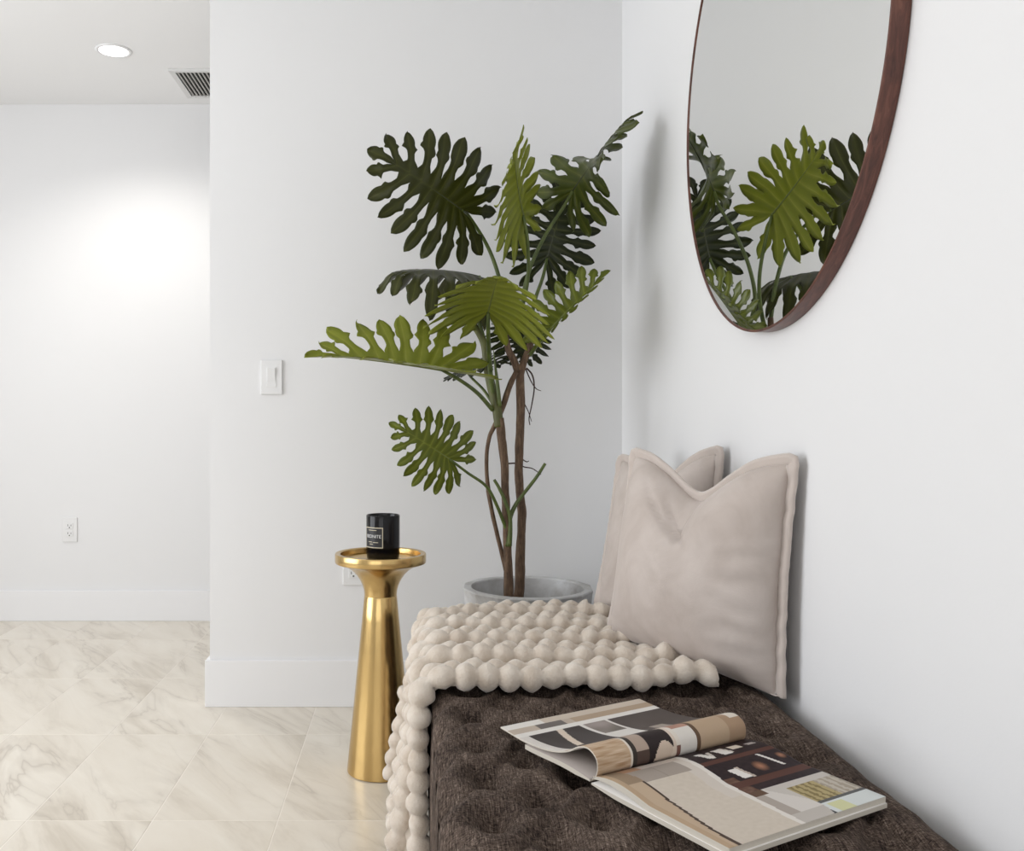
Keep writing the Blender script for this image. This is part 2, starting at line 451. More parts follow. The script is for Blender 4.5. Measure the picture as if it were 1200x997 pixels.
sm = o.modifiers.new('thick', 'SOLIDIFY'); sm.thickness = .007; sm.offset = 0
random.seed(5)
NR = 10
for r in range(NR):
    b = (TY1-TY0)*r/(NR-1)
    pitch = .0415; ph = .5*(r % 2)
    K = 7; seg = 14
    s0 = TXR-right_end(TY0+b); n = int((SMAX-s0)/pitch*K)
    amp = {}
    bm = bmesh.new(); rings = []
    for i in range(n+1):
        s = s0+i/K*pitch
        p, nn = throw_path(b, min(s, SMAX))
        q = s/pitch+ph; k = math.floor(q); f = q-k
        if k not in amp: amp[k] = (random.uniform(.88, 1.12), random.uniform(-.004, .004), random.uniform(-.003, .003))
        A = amp[k]
        w = .56+.44*(1-abs(2*f-1)**1.8)
        if i in (0, n): w = .05
        t = Vector((0,1,0))
        rn, rl = .0245*w*A[0], .0255*w*A[0]
        big = 1.0 if r == 0 else .97
        c = p+nn*(.006+(.004 if r % 2 == 0 else -.003)+A[2]*w)+t*A[1]*w
        ring = []
        for j in range(seg):
            a = 2*PI*j/seg
            wob = 1+.07*noise.noise(Vector((s*90, j*1.3, r*7)))
            ring.append(bm.verts.new(c+(nn*math.sin(a)*rn+t*math.cos(a)*rl)*wob*big))
        rings.append(ring)
    for a, c in zip(rings, rings[1:]):
        for j in range(seg): bm.faces.new((a[j], a[(j+1) % seg], c[(j+1) % seg], c[j]))
    bm.faces.new(rings[0][::-1]); bm.faces.new(rings[-1])
    bmesh.ops.recalc_face_normals(bm, faces=bm.faces)
    obj('bobble_row', bm, M['plush'], throw, True)

# ------------------------------------------------------------------ cushions
def cushion(name, label, BL, BR, TR, TL, nrm, thick, dent, seed, dent_u=-.05):
    BL, BR, TR, TL, nrm = map(Vector, (BL, BR, TR, TL, nrm)); nrm.normalize()
    base = (BL+BR)/2
    t = thing(name, label, 'cushion', base, 'velvet cushions on the bench')
    n = 61
    def plane(u, v):
        # slightly hollow sides so the corners point outwards
        uu = u*(1-.045*(1-v*v)*abs(u)); vv_ = v*(1-.040*(1-u*u)*abs(v))
        a, b = (uu+1)/2, (vv_+1)/2
        p = BL*(1-a)*(1-b)+BR*a*(1-b)+TR*a*b+TL*(1-a)*b
        d = dent*1.15*math.exp(-((u-dent_u)/.48)**2)*sstep(-.35, 1, v)
        if v > 0: d += dent*.12*math.exp(-((u-dent_u)/.16)**2)*sstep(.2, 1, v)
        p = p-Vector((0,0,1))*d
        p.z = max(p.z, min(BL.z, BR.z)-.004)
        return p
    def th(u, v):
        q = (1-abs(u)**2.6)*(1-abs(v)**2.6)
        q = max(q, 0)**.55
        w = 1
        # chop crease radiating from the top middle, gathers along the right edge and towards the corners
        w -= .34*math.exp(-((u-dent_u)/.16)**2)*sstep(.35, 1, v)
        for (uo, vo_, ang, ln, dp) in ((dent_u-.02, .62, -.9, .32, .24), (dent_u+.10, .58, -1.5, .24, .20), (dent_u-.18, .66, -.5, .30, .17)):
            du, dv = u-uo, v-vo_
            al = du*math.cos(ang)+dv*math.sin(ang); ac = -du*math.sin(ang)+dv*math.cos(ang)
            w -= dp*math.exp(-(ac/.030)**2)*math.exp(-((al)/ln)**2)
        w += .035*sstep(.35, .9, u)*math.sin(v*30+3*noise.noise(Vector((u*3, v*4, seed))))*sstep(.6, .1, v)*sstep(-1, -.7, v)
        w += .03*noise.noise(Vector((u*2.5, v*2.5, seed)))+.012*noise.noise(Vector((u*9, v*12, seed+4)))
        return thick*q*w
    bm = bmesh.new()
    def cd(i): 
        a = -1+2*i/(n-1); return math.sin(a*PI/2)*.55+a*.45
    fv = [[None]*n for _ in range(n)]; bv = [[None]*n for _ in range(n)]
    for i in range(n):
        for j in range(n):
            u, v = cd(i), cd(j); p = plane(u, v); tt = th(u, v)
            fv[i][j] = bm.verts.new(p+nrm*tt-base)
            bv[i][j] = fv[i][j] if i in (0, n-1) or j in (0, n-1) else bm.verts.new(p-nrm*tt*.62-base)
    for i in range(n-1):
        for j in range(n-1):
            bm.faces.new((fv[i][j], fv[i+1][j], fv[i+1][j+1], fv[i][j+1]))
            bm.faces.new((bv[i][j], bv[i][j+1], bv[i+1][j+1], bv[i+1][j]))
    bmesh.ops.recalc_face_normals(bm, faces=bm.faces)
    obj('cover', bm, M['velvet'], t, True)
    # flat flange with a rolled edge right round
    per = [(cd(i), -1) for i in range(n)] + [(1, cd(j)) for j in range(1, n)] + [(cd(i), 1) for i in range(n-2, -1, -1)] + [(-1, cd(j)) for j in range(n-2, 0, -1)]
    cen = plane(0, 0)
    bm = bmesh.new(); rings = []
    for k, (u, v) in enumerate(per):
        p = plane(u, v); out = (p-cen); out -= nrm*out.dot(nrm); out.normalize()
        if abs(u) < .999: out = Vector((0,0,1))*(1 if v > 0 else -1)
        elif abs(v) < .999: e = (BR-BL).normalized(); out = e*(1 if u > 0 else -1)
        wv = .0035*noise.noise(Vector((u*6+seed, v*9, 3)))
        ring = []
        lift = .008 if v < -.999 else 0
        for (a, b) in ((-.006, .004), (.004, .0022), (.010, .0060), (.016, .0045), (.019, 0), (.016, -.0045), (.010, -.006), (.004, -.0022), (-.006, -.004)):
            ring.append(bm.verts.new(p+out*(a*(.35 if v < -.999 else 1))+nrm*(b+wv)+Vector((0,0,lift))-base))
        rings.append(ring)
    m_ = len(rings)
    for k in range(m_):
        a, c = rings[k], rings[(k+1) % m_]
        for j in range(9): bm.faces.new((a[j], a[(j+1) % 9], c[(j+1) % 9], c[j]))
    bmesh.ops.recalc_face_normals(bm, faces=bm.faces)
    obj('flange', bm, M['velvet_piping'], t, True)
    return t
cushion('velvet_cushion', 'taupe velvet cushion with chopped top, in front on the bench',
        (.452, 2.115, .480), (.672, 1.705, .462), (.683, 1.672, .898), (.497, 2.07, .896), (-.86, -.51, .05), .092, .062, 1)
cushion('velvet_cushion', 'taupe velvet cushion tucked behind another cushion, near the planter',
        (.478, 2.400, .480), (.665, 2.09, .466), (.683, 2.075, .900), (.553, 2.455, .866), (-.88, -.47, .10), .062, .05, 9)

# ------------------------------------------------------------------ open magazine
ev = Vector((.867, .498, 0)); er = Vector((.498, -.867, 0)); S0 = Vector((.247, 1.285, BZ+.003))
LEN = .297
mag = thing('open_magazine', 'open glossy magazine with one page curled over, lying on the bench', 'magazine', S0)
def page_obj(name, prof, thick, ink, ns, nl, s0=0, s1=1, skew=0):
    """prof(l) -> (offset from spine along er, height); a page block of given thickness below the curve"""
    bm = bmesh.new(); lay = bm.loops.layers.float_color.new('ink')
    def pt(i, j, dz):
        l = j/nl; r, z, = prof(l)
        s = (s0+(s1-s0)*i/ns)
        p = ev*(s*LEN+skew*l)+er*r
        # page normal in the (r,z) plane
        r2, z2 = prof(min(1, l+.01)); r1, z1 = prof(max(0, l-.01))
        d = Vector((r2-r1, z2-z1)); d.normalize(); sg = 1 if (r2-r1) >= 0 or name == 'right_pages' else 1
        nx, nz = -d.y, d.x
        if name != 'right_pages' and name != 'lower_right_pages': nx, nz = d.y, -d.x
        return p+er*(-nx*dz)+Vector((0,0,z-nz*dz))
    top = [[bm.verts.new(pt(i, j, 0)) for j in range(nl+1)] for i in range(ns+1)]
    bot = [[bm.verts.new(pt(i, j, thick*(min(1, j/nl*3+.4)))) for j in range(nl+1)] for i in range(ns+1)]
    def face(vs_, col, mi):
        f = bm.faces.new(vs_); f.material_index = mi; f.smooth = mi == 0
        for lp in f.loops: lp[lay] = (*col, 1)
    for i in range(ns):
        for j in range(nl):
            c = ink((i+.5)/ns, (j+.5)/nl)
            face((top[i][j], top[i+1][j], top[i+1][j+1], top[i][j+1]), c, 0)
            if i % 1 == 0: face((bot[i][j], bot[i][j+1], bot[i+1][j+1], bot[i+1][j]), (.75,.72,.68), 0)
    for i in range(ns):
        for j in (0, nl): face((top[i][j], top[i+1][j], bot[i+1][j], bot[i][j]) if j else (top[i][j], bot[i][j], bot[i+1][j], top[i+1][j]), (.7,.66,.6), 1)
    for j in range(nl):
        for i in (0, ns): face((top[i][j], top[i][j+1], bot[i][j+1], bot[i][j]), (.7,.66,.6), 1)
    bmesh.ops.recalc_face_normals(bm, faces=bm.faces)
    o = obj(name, bm, M['page'], mag); o.data.materials.append(M['paper']); return o

CREAM, BEIGE, TAN = (.60,.52,.43), (.44,.36,.28), (.40,.27,.17)
DARK, WHITE, BROWN = (.030,.022,.022), (.74,.71,.67), (.060,.024,.018)
def blob(s, l, cs, cl, rs, rl): return ((s-cs)/rs)**2+((l-cl)/rl)**2 < 1
def ink_right(s, l):
    n = noise.noise(Vector((s*40, l*40, 1)))
    mid = .50-.05*l                                   # pale line between the two photographs
    if s < .035: return (.45,.33,.22)
    if l < .045: return (.12,.07,.05) if s < .3 else DARK
    if s < mid-.02:
        # pale sofa in front of a beige wall
        if s < .10+.03*math.sin(l*5): return (.30,.22,.15) if l < .25 else (.07,.045,.035) if s > .085+.03*math.sin(l*5) else (.50,.38,.27)
        if l < .11: return (.42,.25,.16) if s < .22 else (.58,.50,.44)
        if l < .27 and s < .42: return (.36,.31,.27) if abs(s-.27) > .006 else (.30,.26,.22)
        if s > mid-.09 and l < .6: return (.62,.56,.50)
        return (.60+.03*n, .53+.03*n, .45+.03*n)
    if s < mid+.010: return (.72,.68,.63)
    # dark shelves with pale books and lamps
    if l < .60:
        if abs(l-.245) < .018 or abs(l-.50) < .035: return (.095,.040,.030)
        for (cs, cl, rs, rl, tilt, col) in ((.60,.15,.022,.05,.3,WHITE), (.635,.16,.012,.05,-.3,(.6,.55,.5)), (.72,.15,.03,.05,.2,WHITE), (.755,.14,.012,.05,.2,(.6,.55,.5)), (.83,.13,.035,.030,0,(.7,.62,.52)), (.94,.13,.03,.016,.2,(.45,.40,.38)),
                                     (.62,.40,.028,.05,.3,WHITE), (.655,.40,.012,.055,.3,(.5,.42,.36)), (.88,.35,.010,.075,.4,WHITE)):
            a = s-cs-tilt*(l-cl)
            if abs(a) < rs and abs(l-cl) < rl: return col
        for (cs, cl, rr) in ((.775,.385,.042), (.965,.34,.028)):
            d = math.hypot(s-cs, (l-cl)*.8)/rr
            if d < 1: return (.42-.37*d, .20-.175*d, .12-.10*d)
        if s < .56 and l > .42: return (.13+.08*n, .07+.05*n, .05+.04*n)
        return (.026+.01*n, .016+.006*n, .018+.006*n)
    if s < .62+.06*math.sin(l*9):
        if l < .66 and s < .57: return (.12,.07,.045)
        if l > .9: return (.50,.46,.42)
        return (.64,.60,.56) if s > .53 else (.40,.35,.31)
    if l < .66 or (l < .90 and s < .68): return (.55,.51,.47)
    if l < .86:
        row = math.sin(s*150+2*n)
        q = (.42,.34,.17) if s < .86 else (.50,.45,.38)
        return q if row > -.1 else (.22,.17,.07) if s < .86 else (.36,.31,.25)
    if l < .885: return (.10,.10,.10)
    if s < .665: return (.05,.05,.055)
    if .70 < s < .80 and l > .90: return (.62,.62,.36)
    return (.64,.67,.66)
def ink_left(s, l):
    n = .6*noise.noise(Vector((s*9, l*7, 5)))
    if l < .42:                                        # the curled part, seen as a roll
        if s < .22:
            w = noise.noise(Vector((s*10, l*90, 2))); return (.52+.2*w, .38+.2*w, .26+.18*w) if s < .205 else (.70,.64,.56)
        if s < .25: return (.05,.04,.035)
        if s < .33: return (.42,.33,.27) if l > .12 else (.09,.06,.05)
        if s < .46+.03*math.sin(l*9): return DARK if not blob(s, l, .43, .02, .07, .12) else (.58,.47,.38)
        if s < .51: return (.64,.54,.45)
        if s < .535: return (.70,.64,.57) if l > .1 else (.2,.1,.08)
        if s < .645: return (.36+.3*n, .2+.2*n, .15+.16*n) if l > .2 else (.70,.66,.61)
        if s < .675: return (.13,.08,.05)
        if l > .36 and s < .86: return (.07,.05,.04)
        if s > .93 and l > .18: return (.72,.66,.58)
        if s > .88: return (.38,.26,.17)
        return (.46+.04*n, .34+.03*n, .235)
    if l > .93: return (.58,.50,.42) if s > .25 else WHITE
    if l > .87: return (.42,.32,.23) if s > .42 else ((.16,.14,.13) if .18 < s < .36 else (.50,.42,.35))
    if l > .82: return WHITE
    if s < .06: return (.66,.62,.58)
    if s < .40:
        if abs(s-.20-.3*(l-.6)) < .022 and l > .5: return (.66,.56,.46)
        return (.060+.02*n, .050+.02*n, .048+.02*n)
    if s < .43: return (.70,.67,.63)
    if s < .58: return (.70,.67,.63) if l < .62 else (.22+.3*n, .19+.25*n, .17+.25*n)
    if s < .60: return (.70,.67,.63)
    if .68 < s < .78 and .47 < l < .56: return (.36,.31,.27)
    return (.085+.02*n, .070+.02*n, .064+.02*n)
def prof_right(l):
    return (.004+.238*l, .017+.010*math.sin(min(1, l*2.2)*PI)*(1-l) - .004*l)
_curve = catmull([Vector((.003, .012, 0)), Vector((.0125, .024, 0)), Vector((.011, .043, 0)), Vector((-.006, .053, 0)), Vector((-.027, .049, 0)), Vector((-.055, .034, 0)),
                  Vector((-.095, .023, 0)), Vector((-.15, .018, 0)), Vector((-.218, .021, 0))], 10)
_len = [0]
for a, b in zip(_curve, _curve[1:]): _len.append(_len[-1]+(b-a).length)
def prof_left(l):
    d = l*_len[-1]; k = 0
    while k < len(_len)-2 and _len[k+1] < d: k += 1
    f = (d-_len[k])/(_len[k+1]-_len[k]); p = _curve[k].lerp(_curve[k+1], f); return (p.x, p.y)
page_obj('right_pages', prof_right, .009, ink_right, 150, 120)
page_obj('left_pages', prof_left, .0022, ink_left, 150, 120)
def prof_lr(l): return (.002+.243*l, .0075-.002*l)
def prof_ll(l): return (-.003-.15*l, .010+.006*math.sin(l*PI)*(1-l)+.003*l)
page_obj('lower_right_pages', prof_lr, .006, lambda s, l: WHITE, 6, 16, -.006, .995)
page_obj('lower_left_pages', prof_ll, .007, lambda s, l: (.42,.37,.34), 6, 24, .0, .99)

# ------------------------------------------------------------------ gold pedestal table and candle
TXC, TYC = -.0925, 2.565
tbl = thing('pedestal_table', 'slim brushed gold pedestal table with flared waist and rimmed tray', 'side table', (TXC, TYC, 0))
obj('base_cone', lathe([(0, 0), (.088, 0), (.0925, .003), (.0925, .010), (.078, .15), (.0635, .30), (.0515, .42), (.0455, .484), (.0440, .487), (0, .487)], 96), M['gold'], tbl, True)
obj('flared_neck', lathe([(0, .487), (.0450, .487), (.0460, .500), (.0500, .515), (.0570, .530), (.0670, .545), (.0800, .558), (.0960, .568), (.112, .5745), (.118, .576), (0, .576)], 96), M['gold'], tbl, True)
tray = obj('tray', lathe([(0, .576), (.121, .576), (.1255, .578), (.1265, .581), (.1265, .601), (.1250, .6035), (.1135, .6035), (.1115, .602), (.1100, .590), (.107, .588), (0, .588)], 96), M['gold'], tbl, True)
for o in tbl.children:
    o.modifiers.new('edge', 'EDGE_SPLIT').split_angle = math.radians(38)

cd_ = thing('candle', 'black glass jar candle with framed label on the gold table', 'candle', (TXC+.007, TYC-.005, .5884))
R = .0465
obj('jar', lathe([(0, 0), (.041, 0), (.0445, .003), (.0455, .012), (R, .016), (R, .120), (R-.001, .122), (R-.0025, .122), (R-.0035, .119), (R-.0035, .095), (0, .095)], 64), M['black_glass'], cd_, True)
obj('wax', lathe([(0, .094), (R-.004, .094), (R-.004, .096), (0, .097)], 40), M['wax'], cd_, True)
def arc_patch(bm, a0, a1, z0, z1, r, n=10):
    vs_ = []
    for i in range(n+1):
        a = a0+(a1-a0)*i/n
        vs_.append((bm.verts.new((r*math.sin(a), -r*math.cos(a), z0)), bm.verts.new((r*math.sin(a), -r*math.cos(a), z1))))
    for a, b in zip(vs_, vs_[1:]): bm.faces.new((a[0], b[0], b[1], a[1]))
A0, A1, LZ0, LZ1 = -1.30, .03, .035, .091
bm = bmesh.new(); arc_patch(bm, A0, A1, LZ0, LZ1, R+.0003, 20); lab = obj('label_panel', bm, M['label'], cd_)
bm = bmesh.new()
for (a0, a1, z0, z1) in ((A0, A1, LZ0, LZ0+.0022), (A0, A1, LZ1-.0022, LZ1), (A0, A0+.04, LZ0, LZ1), (A1-.045, A1, LZ0, LZ1)):
    arc_patch(bm, a0, a1, z0, z1, R+.0006, 20)
obj('label_border', bm, M['print'], lab)
def wrapped_text(txt, size, z, parent, ac):
    cu = bpy.data.curves.new('lettering', 'FONT'); cu.body = txt; cu.size = size; cu.align_x = 'CENTER'; cu.resolution_u = 2
    to = bpy.data.objects.new('tmp_text', cu); C.objects.link(to)
    dg = bpy.context.evaluated_depsgraph_get(); dg.update()
    me = bpy.data.meshes.new_from_object(to.evaluated_get(dg)); bpy.data.objects.remove(to)
    r = R+.0007
    for v in me.vertices:
        a = ac+v.co.x/r; y = v.co.y; v.co = Vector((r*math.sin(a), -r*math.cos(a), z+y))
    me.materials.clear(); o = obj('lettering', me, M['print_white'], parent)
M['print_white'] = mat('label_white', (.75,.75,.74), .5)
wrapped_text('BEDNITE', .0125, .0625, lab, -.60)
for (a0, a1, z) in ((-.95, -.35, .0825), (-.95, -.65, .0505), (-.60, -.25, .0495), (-.85, -.60, .0445)):
    bm = bmesh.new(); arc_patch(bm, a0, a1, z, z+.0016, R+.0007, 8); obj('fine_print', bm, M['print'], lab)

# ------------------------------------------------------------------ wall mirror
MY, MZ, MR, MD = 1.800, 1.645, .497, .029
mir = thing('round_mirror', 'round wall mirror in a thin dark walnut frame', 'mirror', (XR, MY, MZ))
def ring_x(prof, seg=160):
    bm = lathe(prof, seg)
    for v in bm.verts: v.co = Vector((-v.co.z, v.co.x, v.co.y))
    bmesh.ops.recalc_face_normals(bm, faces=bm.faces); return bm
o = obj('frame', ring_x([(MR-.0045, .001), (MR, .001), (MR, MD-.001), (MR-.001, MD), (MR-.0042, MD), (MR-.0047, MD-.0005), (MR-.0045, .001)]), M['walnut'], mir, True)
o.modifiers.new('edge', 'EDGE_SPLIT').split_angle = math.radians(38)
obj('mirror_glass', ring_x([(0, .002), (MR-.0046, .002), (MR-.0046, MD-.0025), (0, MD-.0025)]), M['mirror'], mir)

# ------------------------------------------------------------------ planter
PX, PY, PR, PH = .344, 2.795, .197, .468
pl = thing('planter', 'faceted grey concrete planter standing behind the bench end', 'planter', (PX, PY, 0))
NF = 14
bm = bmesh.new(); rings = []
prof = [(.150, 0, 1), (.152, .004, 1), (PR-.002, PH-.012, 1), (PR, PH-.004, 1), (PR-.002, PH, 1), (PR-.026, PH, 0), (PR-.029, PH-.004, 0), (PR-.034, PH-.10, 0)]
for (r, z, fac) in prof:
    ring = []
    for k in range(NF*6):
        a = 2*PI*k/(NF*6)+.12
        f = (a-.12) % (2*PI/NF)-PI/NF
        rr = r*(math.cos(PI/NF)/math.cos(f)) if fac else r
        ring.append(bm.verts.new((rr*math.cos(a), rr*math.sin(a), z)))
    rings.append(ring)
n = NF*6
for a, b in zip(rings, rings[1:]):
    for k in range(n): bm.faces.new((a[k], a[(k+1) % n], b[(k+1) % n], b[k]))
bm.faces.new(rings[0][::-1])
obj('pot', bm, M['planter'], pl)
bm = bmesh.new()
bmesh.ops.create_circle(bm, cap_ends=True, segments=40, radius=PR-.0335)
bmesh.ops.subdivide_edges(bm, edges=bm.edges, cuts=0)
for v in bm.verts: v.co.z = PH-.09
o = obj('soil', bm, M['soil'], pl)

# ------------------------------------------------------------------ the plant
plant = thing('split_leaf_plant', 'tall artificial split-leaf plant with brown stems in the grey planter', 'plant', (PX-.03, PY, PH-.09))
PB = plant.location.copy()
def part(name, bm, m, smooth=True, parent=None):
    for v in bm.verts: v.co -= PB
    return obj(name, bm, m, parent or plant, smooth)
def pts(Y, *pp):
    """picture points with depth; a point may carry its own depth"""
    return [P(p[0], p[1], p[2] if len(p) > 2 else Y) for p in pp]
part('trunk', tube(pts(2.80, (607,712), (609,680), (610,644), (611.5,601), (608,558), (609,514), (610,478), (609,434)), [.0165,.0150,.0135,.0130,.0130,.0130,.0125,.0135], 10, 14, .22, 1), M['bark'])
part('trunk', tube(pts(2.765, (596,712), (596,680), (595,650), (594,615), (592,580), (591,545), (588,514), (585,490)), [.0155,.0140,.0125,.0130,.0120,.0120,.0130,.0135], 10, 14, .2, 7), M['bark'])
part('branch', tube(pts(2.80, (609,440), (603,424), (596,410), (593,392), (593,372)), [.0125,.0110,.0100,.0095,.009], 8, 12, .15, 3), M['bark'])
part('branch', tube(pts(2.80, (609,440), (614,424), (620,408), (622,392), (621,375)), [.0125,.0110,.0105,.0095,.009], 8, 12, .15, 4), M['bark'])
part('branch', tube(pts(2.775, (605,436), (598,450), (590,474), (582,494), (573,514), (570,545), (573,580), (580,615), (588,648), (594,675)), [.0075,.0085,.0085,.0075,.006,.006,.0065,.0065,.0065,.006], 8, 10, .15, 5), M['bark'])
part('branch', tube(pts(2.765, (585,500), (582,478), (576,453), (571,430), (568,405), (560,388), (548,372), (540,352)), [.0145,.0145,.0135,.0125,.0115,.0105,.0095,.008], 8, 12, .08, 6), M['stem_mix'])
part('branch', tube(pts(2.76, (594,640), (597,610), (604,592), (614,578), (628,560), (639,543)), [.0085,.0075,.006,.0055,.005,.0045], 8, 10, .05, 8), M['stem'])
part('branch', tube(pts(2.75, (597,640), (598,610), (593,590), (585,572), (579,562)), [.0075,.006,.0055,.005,.0045], 8, 10, .05, 9), M['stem'])
for path, rr in (([(617,431), (624,440), (626,455), (623,475), (620,490), (621,498)], .0026), ([(616,432), (622,446), (628,455), (634,458)], .002), ([(613,470), (619,482), (623,494)], .0018), ([(596,543), (606,543), (614,547), (624,549), (634,556)], .0028), ([(612,538), (617,541), (620,540)], .002)):
    part('aerial_root', tube(pts(2.80, *path), [rr, rr*.8, rr*.5], 6, 6), M['root'])
part('leaf_spike', tube(pts(2.74, (586,476), (583,450), (580,425), (578,408)), [.006,.0055,.003,.0008], 6, 8), M['stem'])

# lobes of one half, tip to base: angle from the midrib, reach, root along the midrib
LOBES = [(11, .935, .72), (23, .88, .585), (35.5, .79, .46), (49, .70, .35), (64, .63, .27), (81, .575, .17), (101, .54, .09), (125, .505, .03), (151, .45, 0.0)]
def leaf_mesh(L, wide, seed, fold, ky, kx, droop, web=.42, half=(1, 1), nlob=9, twist=0):
    rnd = random.Random(seed)
    bm = bmesh.new(); vl = bm.verts.layers.float.new('vein')
    NT, AC = 20, (-1, -.5, 0, .5, 1)
    lob = LOBES if nlob == 9 else [LOBES[round(i*8/(nlob-1))] for i in range(nlob)]
    def curves(side):
        cs = []
        for (ang, r, s) in lob:
            a = math.radians(ang+rnd.uniform(-2, 2)); rr = r*(1+rnd.uniform(-.06, .05))
            E = Vector((side*math.sin(a)*rr*wide, math.cos(a)*rr)); R0 = Vector((0, s))
            mid = R0.lerp(E, .5); d = (E-R0)
            perp = Vector((d.y, -d.x))*side
            if perp.y > 0: perp = -perp
            ctrl = mid+perp*(.10*(1-ang/160))
            cs.append((R0, ctrl, E))
        return cs
    term = (Vector((0, .72)), Vector((0, .86)), Vector((0, 1.0)))
    def ev_(c, t): return c[0]*(1-t)**2+c[1]*2*t*(1-t)+c[2]*t*t
    def shape(p, z):
        x, y = p.x*L, p.y*L
        # V fold or droop across, bend along
        ax = abs(x); th_ = kx/L*ax
        xx = (math.sin(th_)/th_*ax if abs(th_) > 1e-4 else ax); zz = -(1-math.cos(th_))/th_*ax if abs(th_) > 1e-4 else 0
        f = fold if isinstance(fold, (int, float)) else (fold[1] if x >= 0 else fold[0])
        X = xx*math.cos(f)-zz*math.sin(f); Z = xx*math.sin(f)+zz*math.cos(f)
        X = math.copysign(X, x)
        if twist:
            ta = twist*sstep(-.08, .5, y/L); Zz = Z+z; X, Z = X*math.cos(ta)-Zz*math.sin(ta), X*math.sin(ta)+Zz*math.cos(ta)-z
        w = ky/L*y
        Yy = math.sin(w)/w*y if abs(w) > 1e-4 else y; Zb = -(1-math.cos(w))/w*y if abs(w) > 1e-4 else 0
        # displaced along the bent normal
        return Vector((X, Yy+math.sin(w)*(Z+z)*1.0, Zb+(Z+z)*math.cos(w)))
    def strip(c, left, right, tw):
        """left/right: neighbouring lobe curve or None"""
        ln = (c[2]-c[0]).length
        w0 = .049*(.8+.5*min(1, ln/.6))*(1+rnd.uniform(-.1, .1))
        tooth = [(rnd.uniform(.55, .68), rnd.uniform(.3, .6)), (rnd.uniform(.50, .66), rnd.uniform(.3, .65))]
        tip_tw = rnd.uniform(-.05, .05); tip_dr = droop*rnd.uniform(.6, 1.4)
        rows = []
        for k in range(NT+1):
            t = k/NT; p = ev_(c, t); d = (ev_(c, min(1, t+.02))-ev_(c, max(0, t-.02))); d.normalize()
            nrm = Vector((-d.y, d.x))
            es = []
            for sgn, nb, th_ in ((1, left, tooth[0]), (-1, right, tooth[1])):
                hw = w0*(.60+.40*math.exp(-((t-.76)/.17)**2))
                hw += w0*th_[1]*1.5*max(0, 1-abs(t-th_[0])/.075)
                if t > .80: hw *= math.sqrt(max(0, 1-((t-.80)/.20)**2))
                if nb is None:
                    q = p+nrm*sgn*hw*sstep(-.02, .30, t)
                else:
                    mm = (ev_(nb, t)+p)*.5; gap = (mm-p).length
                    if t <= tw: q = mm
                    else:
                        u = sstep(tw, tw+.10, t)
                        tgt = p+nrm*sgn*min(hw, gap*.96)
                        q = mm.lerp(tgt, .35+.65*u)
                es.append(q)
            row = []
            for a in AC:
                q = p.lerp(es[0] if a < 0 else es[1], abs(a))
                z = -.013*L*(1-abs(a))**1.5*sstep(0, .2, t)*(1 if t < .97 else .3)          # channelled vein
                z -= L*tip_dr*sstep(.35, 1, t)*.22+L*tip_tw*a*sstep(.5, 1, t)*.5
                v = bm.verts.new(shape(q, z)); v[vl] = min(1, abs(a)*1.15+.05) if t > 0 else .1
                row.append(v)
            rows.append(row)
        for a, b in zip(rows, rows[1:]):
            for j in range(4):
                try: bm.faces.new((a[j], a[j+1], b[j+1], b[j]))
                except ValueError: pass
    Lc, Rc = curves(-1), curves(1)
    strip(term, Lc[0], Rc[0], web*.5)
    for side, cs in ((-1, Lc), (1, Rc)):
        if not half[0 if side < 0 else 1]: continue
        for i, c in enumerate(cs):
            up = cs[i-1] if i else term; dn = cs[i+1] if i+1 < len(cs) else None
            tw = web*(.45+.45*i/(len(cs)-1))*(1+rnd.uniform(-.12, .12))
            if side < 0: strip(c, dn, up, tw)
            else: strip(c, up, dn, tw)
    bmesh.ops.remove_doubles(bm, verts=bm.verts, dist=L*.0016)
    for f in bm.faces: f.smooth = True
    bmesh.ops.recalc_face_normals(bm, faces=bm.faces)
    # midrib line
    rib = [shape(Vector((0, y/14)), -.004*L) for y in range(12)]
    return bm, rib

def leaf(B, T, Nh, m, seed, wide=1.0, fold=.1, ky=.2, kx=.3, droop=.3, petiole=None, pr=.0055, rib='midrib', pm='stem', nlob=9, web=.42, scale=1.0, twist=0):
    B, T = P(*B), P(*T); L = (T-B).length*scale
    y = (T-B).normalized(); Nh = Vector(Nh); z = (Nh-y*Nh.dot(y)).normalized(); x = y.cross(z)
    # the chord of the bent midrib, not its first tangent, points from base to tip
    rot = Matrix((x, y, z)).transposed() @ Matrix.Rotation(ky/2, 3, 'X')
    bm, ribp = leaf_mesh(L, wide, seed, fold, ky, kx, droop, web, nlob=nlob, twist=twist)
    for v in bm.verts: v.co = rot @ v.co + B - PB
    o = obj('leaf', bm, M[m], plant)
    sd = o.modifiers.new('thick', 'SOLIDIFY'); sd.thickness = .0011; sd.offset = 0
    rb = tube([rot @ p + B - PB for p in ribp], [.0032*L/.3, .0024*L/.3, .0012*L/.3, .0005], 2, 6)
    obj('midrib', rb, M[rib], o, True)
    if petiole:
        pp = [B] + [P(*q) for q in petiole]
        k = len(pp)
        part('petiole', tube(pp, [pr*.8+pr*.45*i/(k-1) for i in range(k)], 8, 10), M[pm])
    return o

# big dark olive leaf facing the viewer, upper left
leaf((541,246,2.70), (432,172,2.58), (-.10, -1, .15), 'leaf_olive_tone', 11, 1.02, .12, .25, .35, .35, [(550,254,2.76), (572,290,2.80), (586,330,2.80), (593,375,2.80)], rib='midrib_dark')
# yellow-green leaf turned sideways
leaf((613,252,2.69), (603,163,2.44), (-.72, -.30, .62), 'leaf_yellow_tone', 22, 1.0, (.42, .08), .25, .25, .3, [(618,280,2.70), (619,320,2.73), (613,355,2.76), (600,392,2.79)], web=.66)
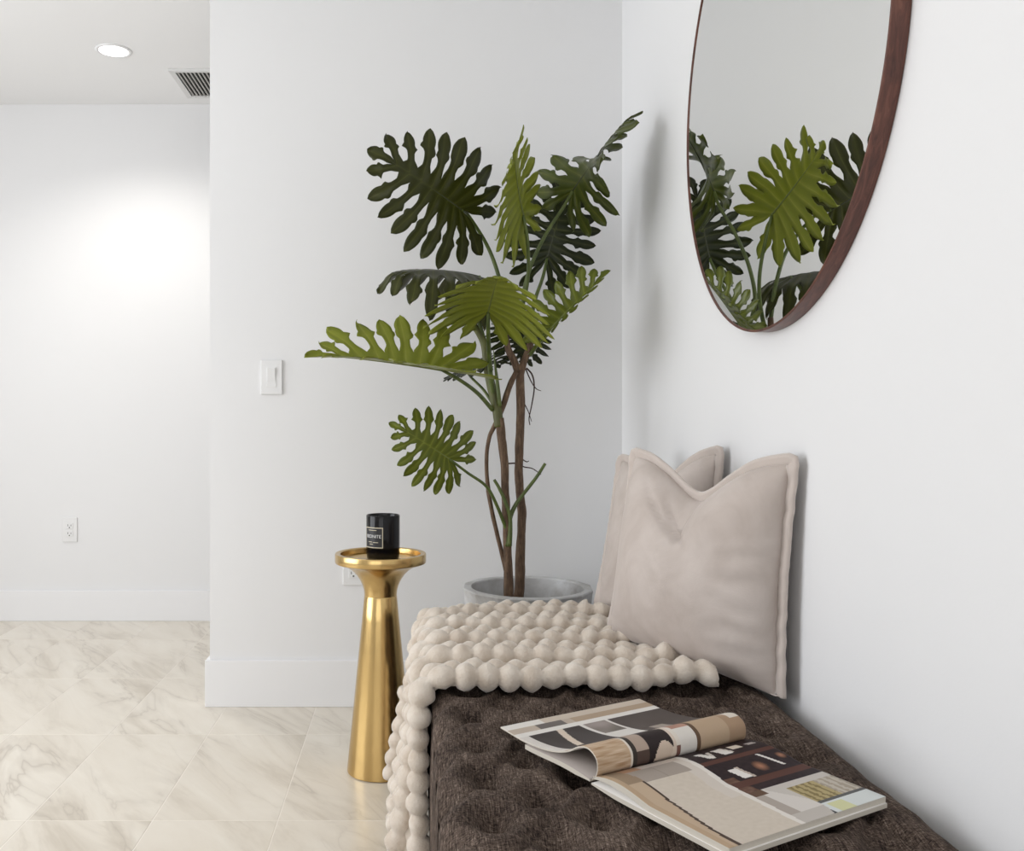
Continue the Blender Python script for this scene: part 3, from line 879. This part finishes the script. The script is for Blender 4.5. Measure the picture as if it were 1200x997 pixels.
# leaf reaching for the corner
leaf((671,224,2.74), (748,124,2.64), (-.10, -.92, .30), 'leaf_deep', 33, .92, .05, .45, .3, .4, [(660,243,2.76), (640,274,2.77), (622,312,2.78), (613,352,2.79), (620,390,2.80)], rib='midrib_dark', twist=1.3)
# deep green leaf at the back
leaf((641,303,2.93), (668,205,2.90), (.05, -1, .1), 'leaf_dark', 44, .95, .1, .2, .2, .25, [(636,325,2.90), (626,355,2.86), (622,385,2.81)], rib='midrib_dark')
# drooping leaf across the middle, its tip towards the viewer
leaf((572,366,2.60), (586,316,2.37), (.12, .36, .93), 'leaf_yellow_tone', 55, 1.35, -.10, .35, .7, .4, [(572,385,2.62), (573,410,2.68), (575,440,2.74), (579,468,2.765)], pr=.0065, web=.8)
# leaf edge-on behind it, tip to the left
leaf((562,324,2.84), (437,325,2.72), (.05, -.36, .93), 'leaf_olive_tone', 66, 1.05, -.1, .5, .8, .6, [(561,345,2.76), (560,370,2.76), (567,398,2.765)], rib='midrib_dark')
# long leaf low on the left, half of it folded upwards
leaf((517,433,2.62), (357,415,2.52), (-.05, -.80, .55), 'leaf_yellow_tone', 77, .82, (.98, .05), .15, .1, .1, [(540,446,2.65), (560,461,2.70), (577,480,2.76)])
# small deep green leaf behind it
leaf((545,432,2.84), (598,424,2.74), (.0, -.50, .85), 'leaf_dark', 88, 1.0, .15, .2, .2, .2, [(552,442,2.84), (566,456,2.80), (577,472,2.77)], pr=.004, rib='midrib_dark')
# small leaf near the table
leaf((527,538,2.66), (457,494,2.60), (-.05, -1, .25), 'leaf_mid', 99, 1.0, .12, .3, .3, .35, [(548,554,2.68), (570,570,2.71), (583,594,2.74), (594,622,2.76)], pr=.0045)
# leaf on the right seen along its edge
leaf((645,385,2.70), (715,316,2.62), (-.38, -.89, -.08), 'leaf_mid', 111, .75, (.1, 1.3), .15, .1, .2, [(636,396,2.73), (628,406,2.77), (621,416,2.80)])
# deep green leaf hidden in the middle
leaf((607,385,2.90), (612,428,2.80), (0, -1, -.1), 'leaf_dark', 122, 1.1, .1, .2, .4, .4, [(610,400,2.88), (612,415,2.84), (610,432,2.81)], pr=.004, rib='midrib_dark', scale=1.05)
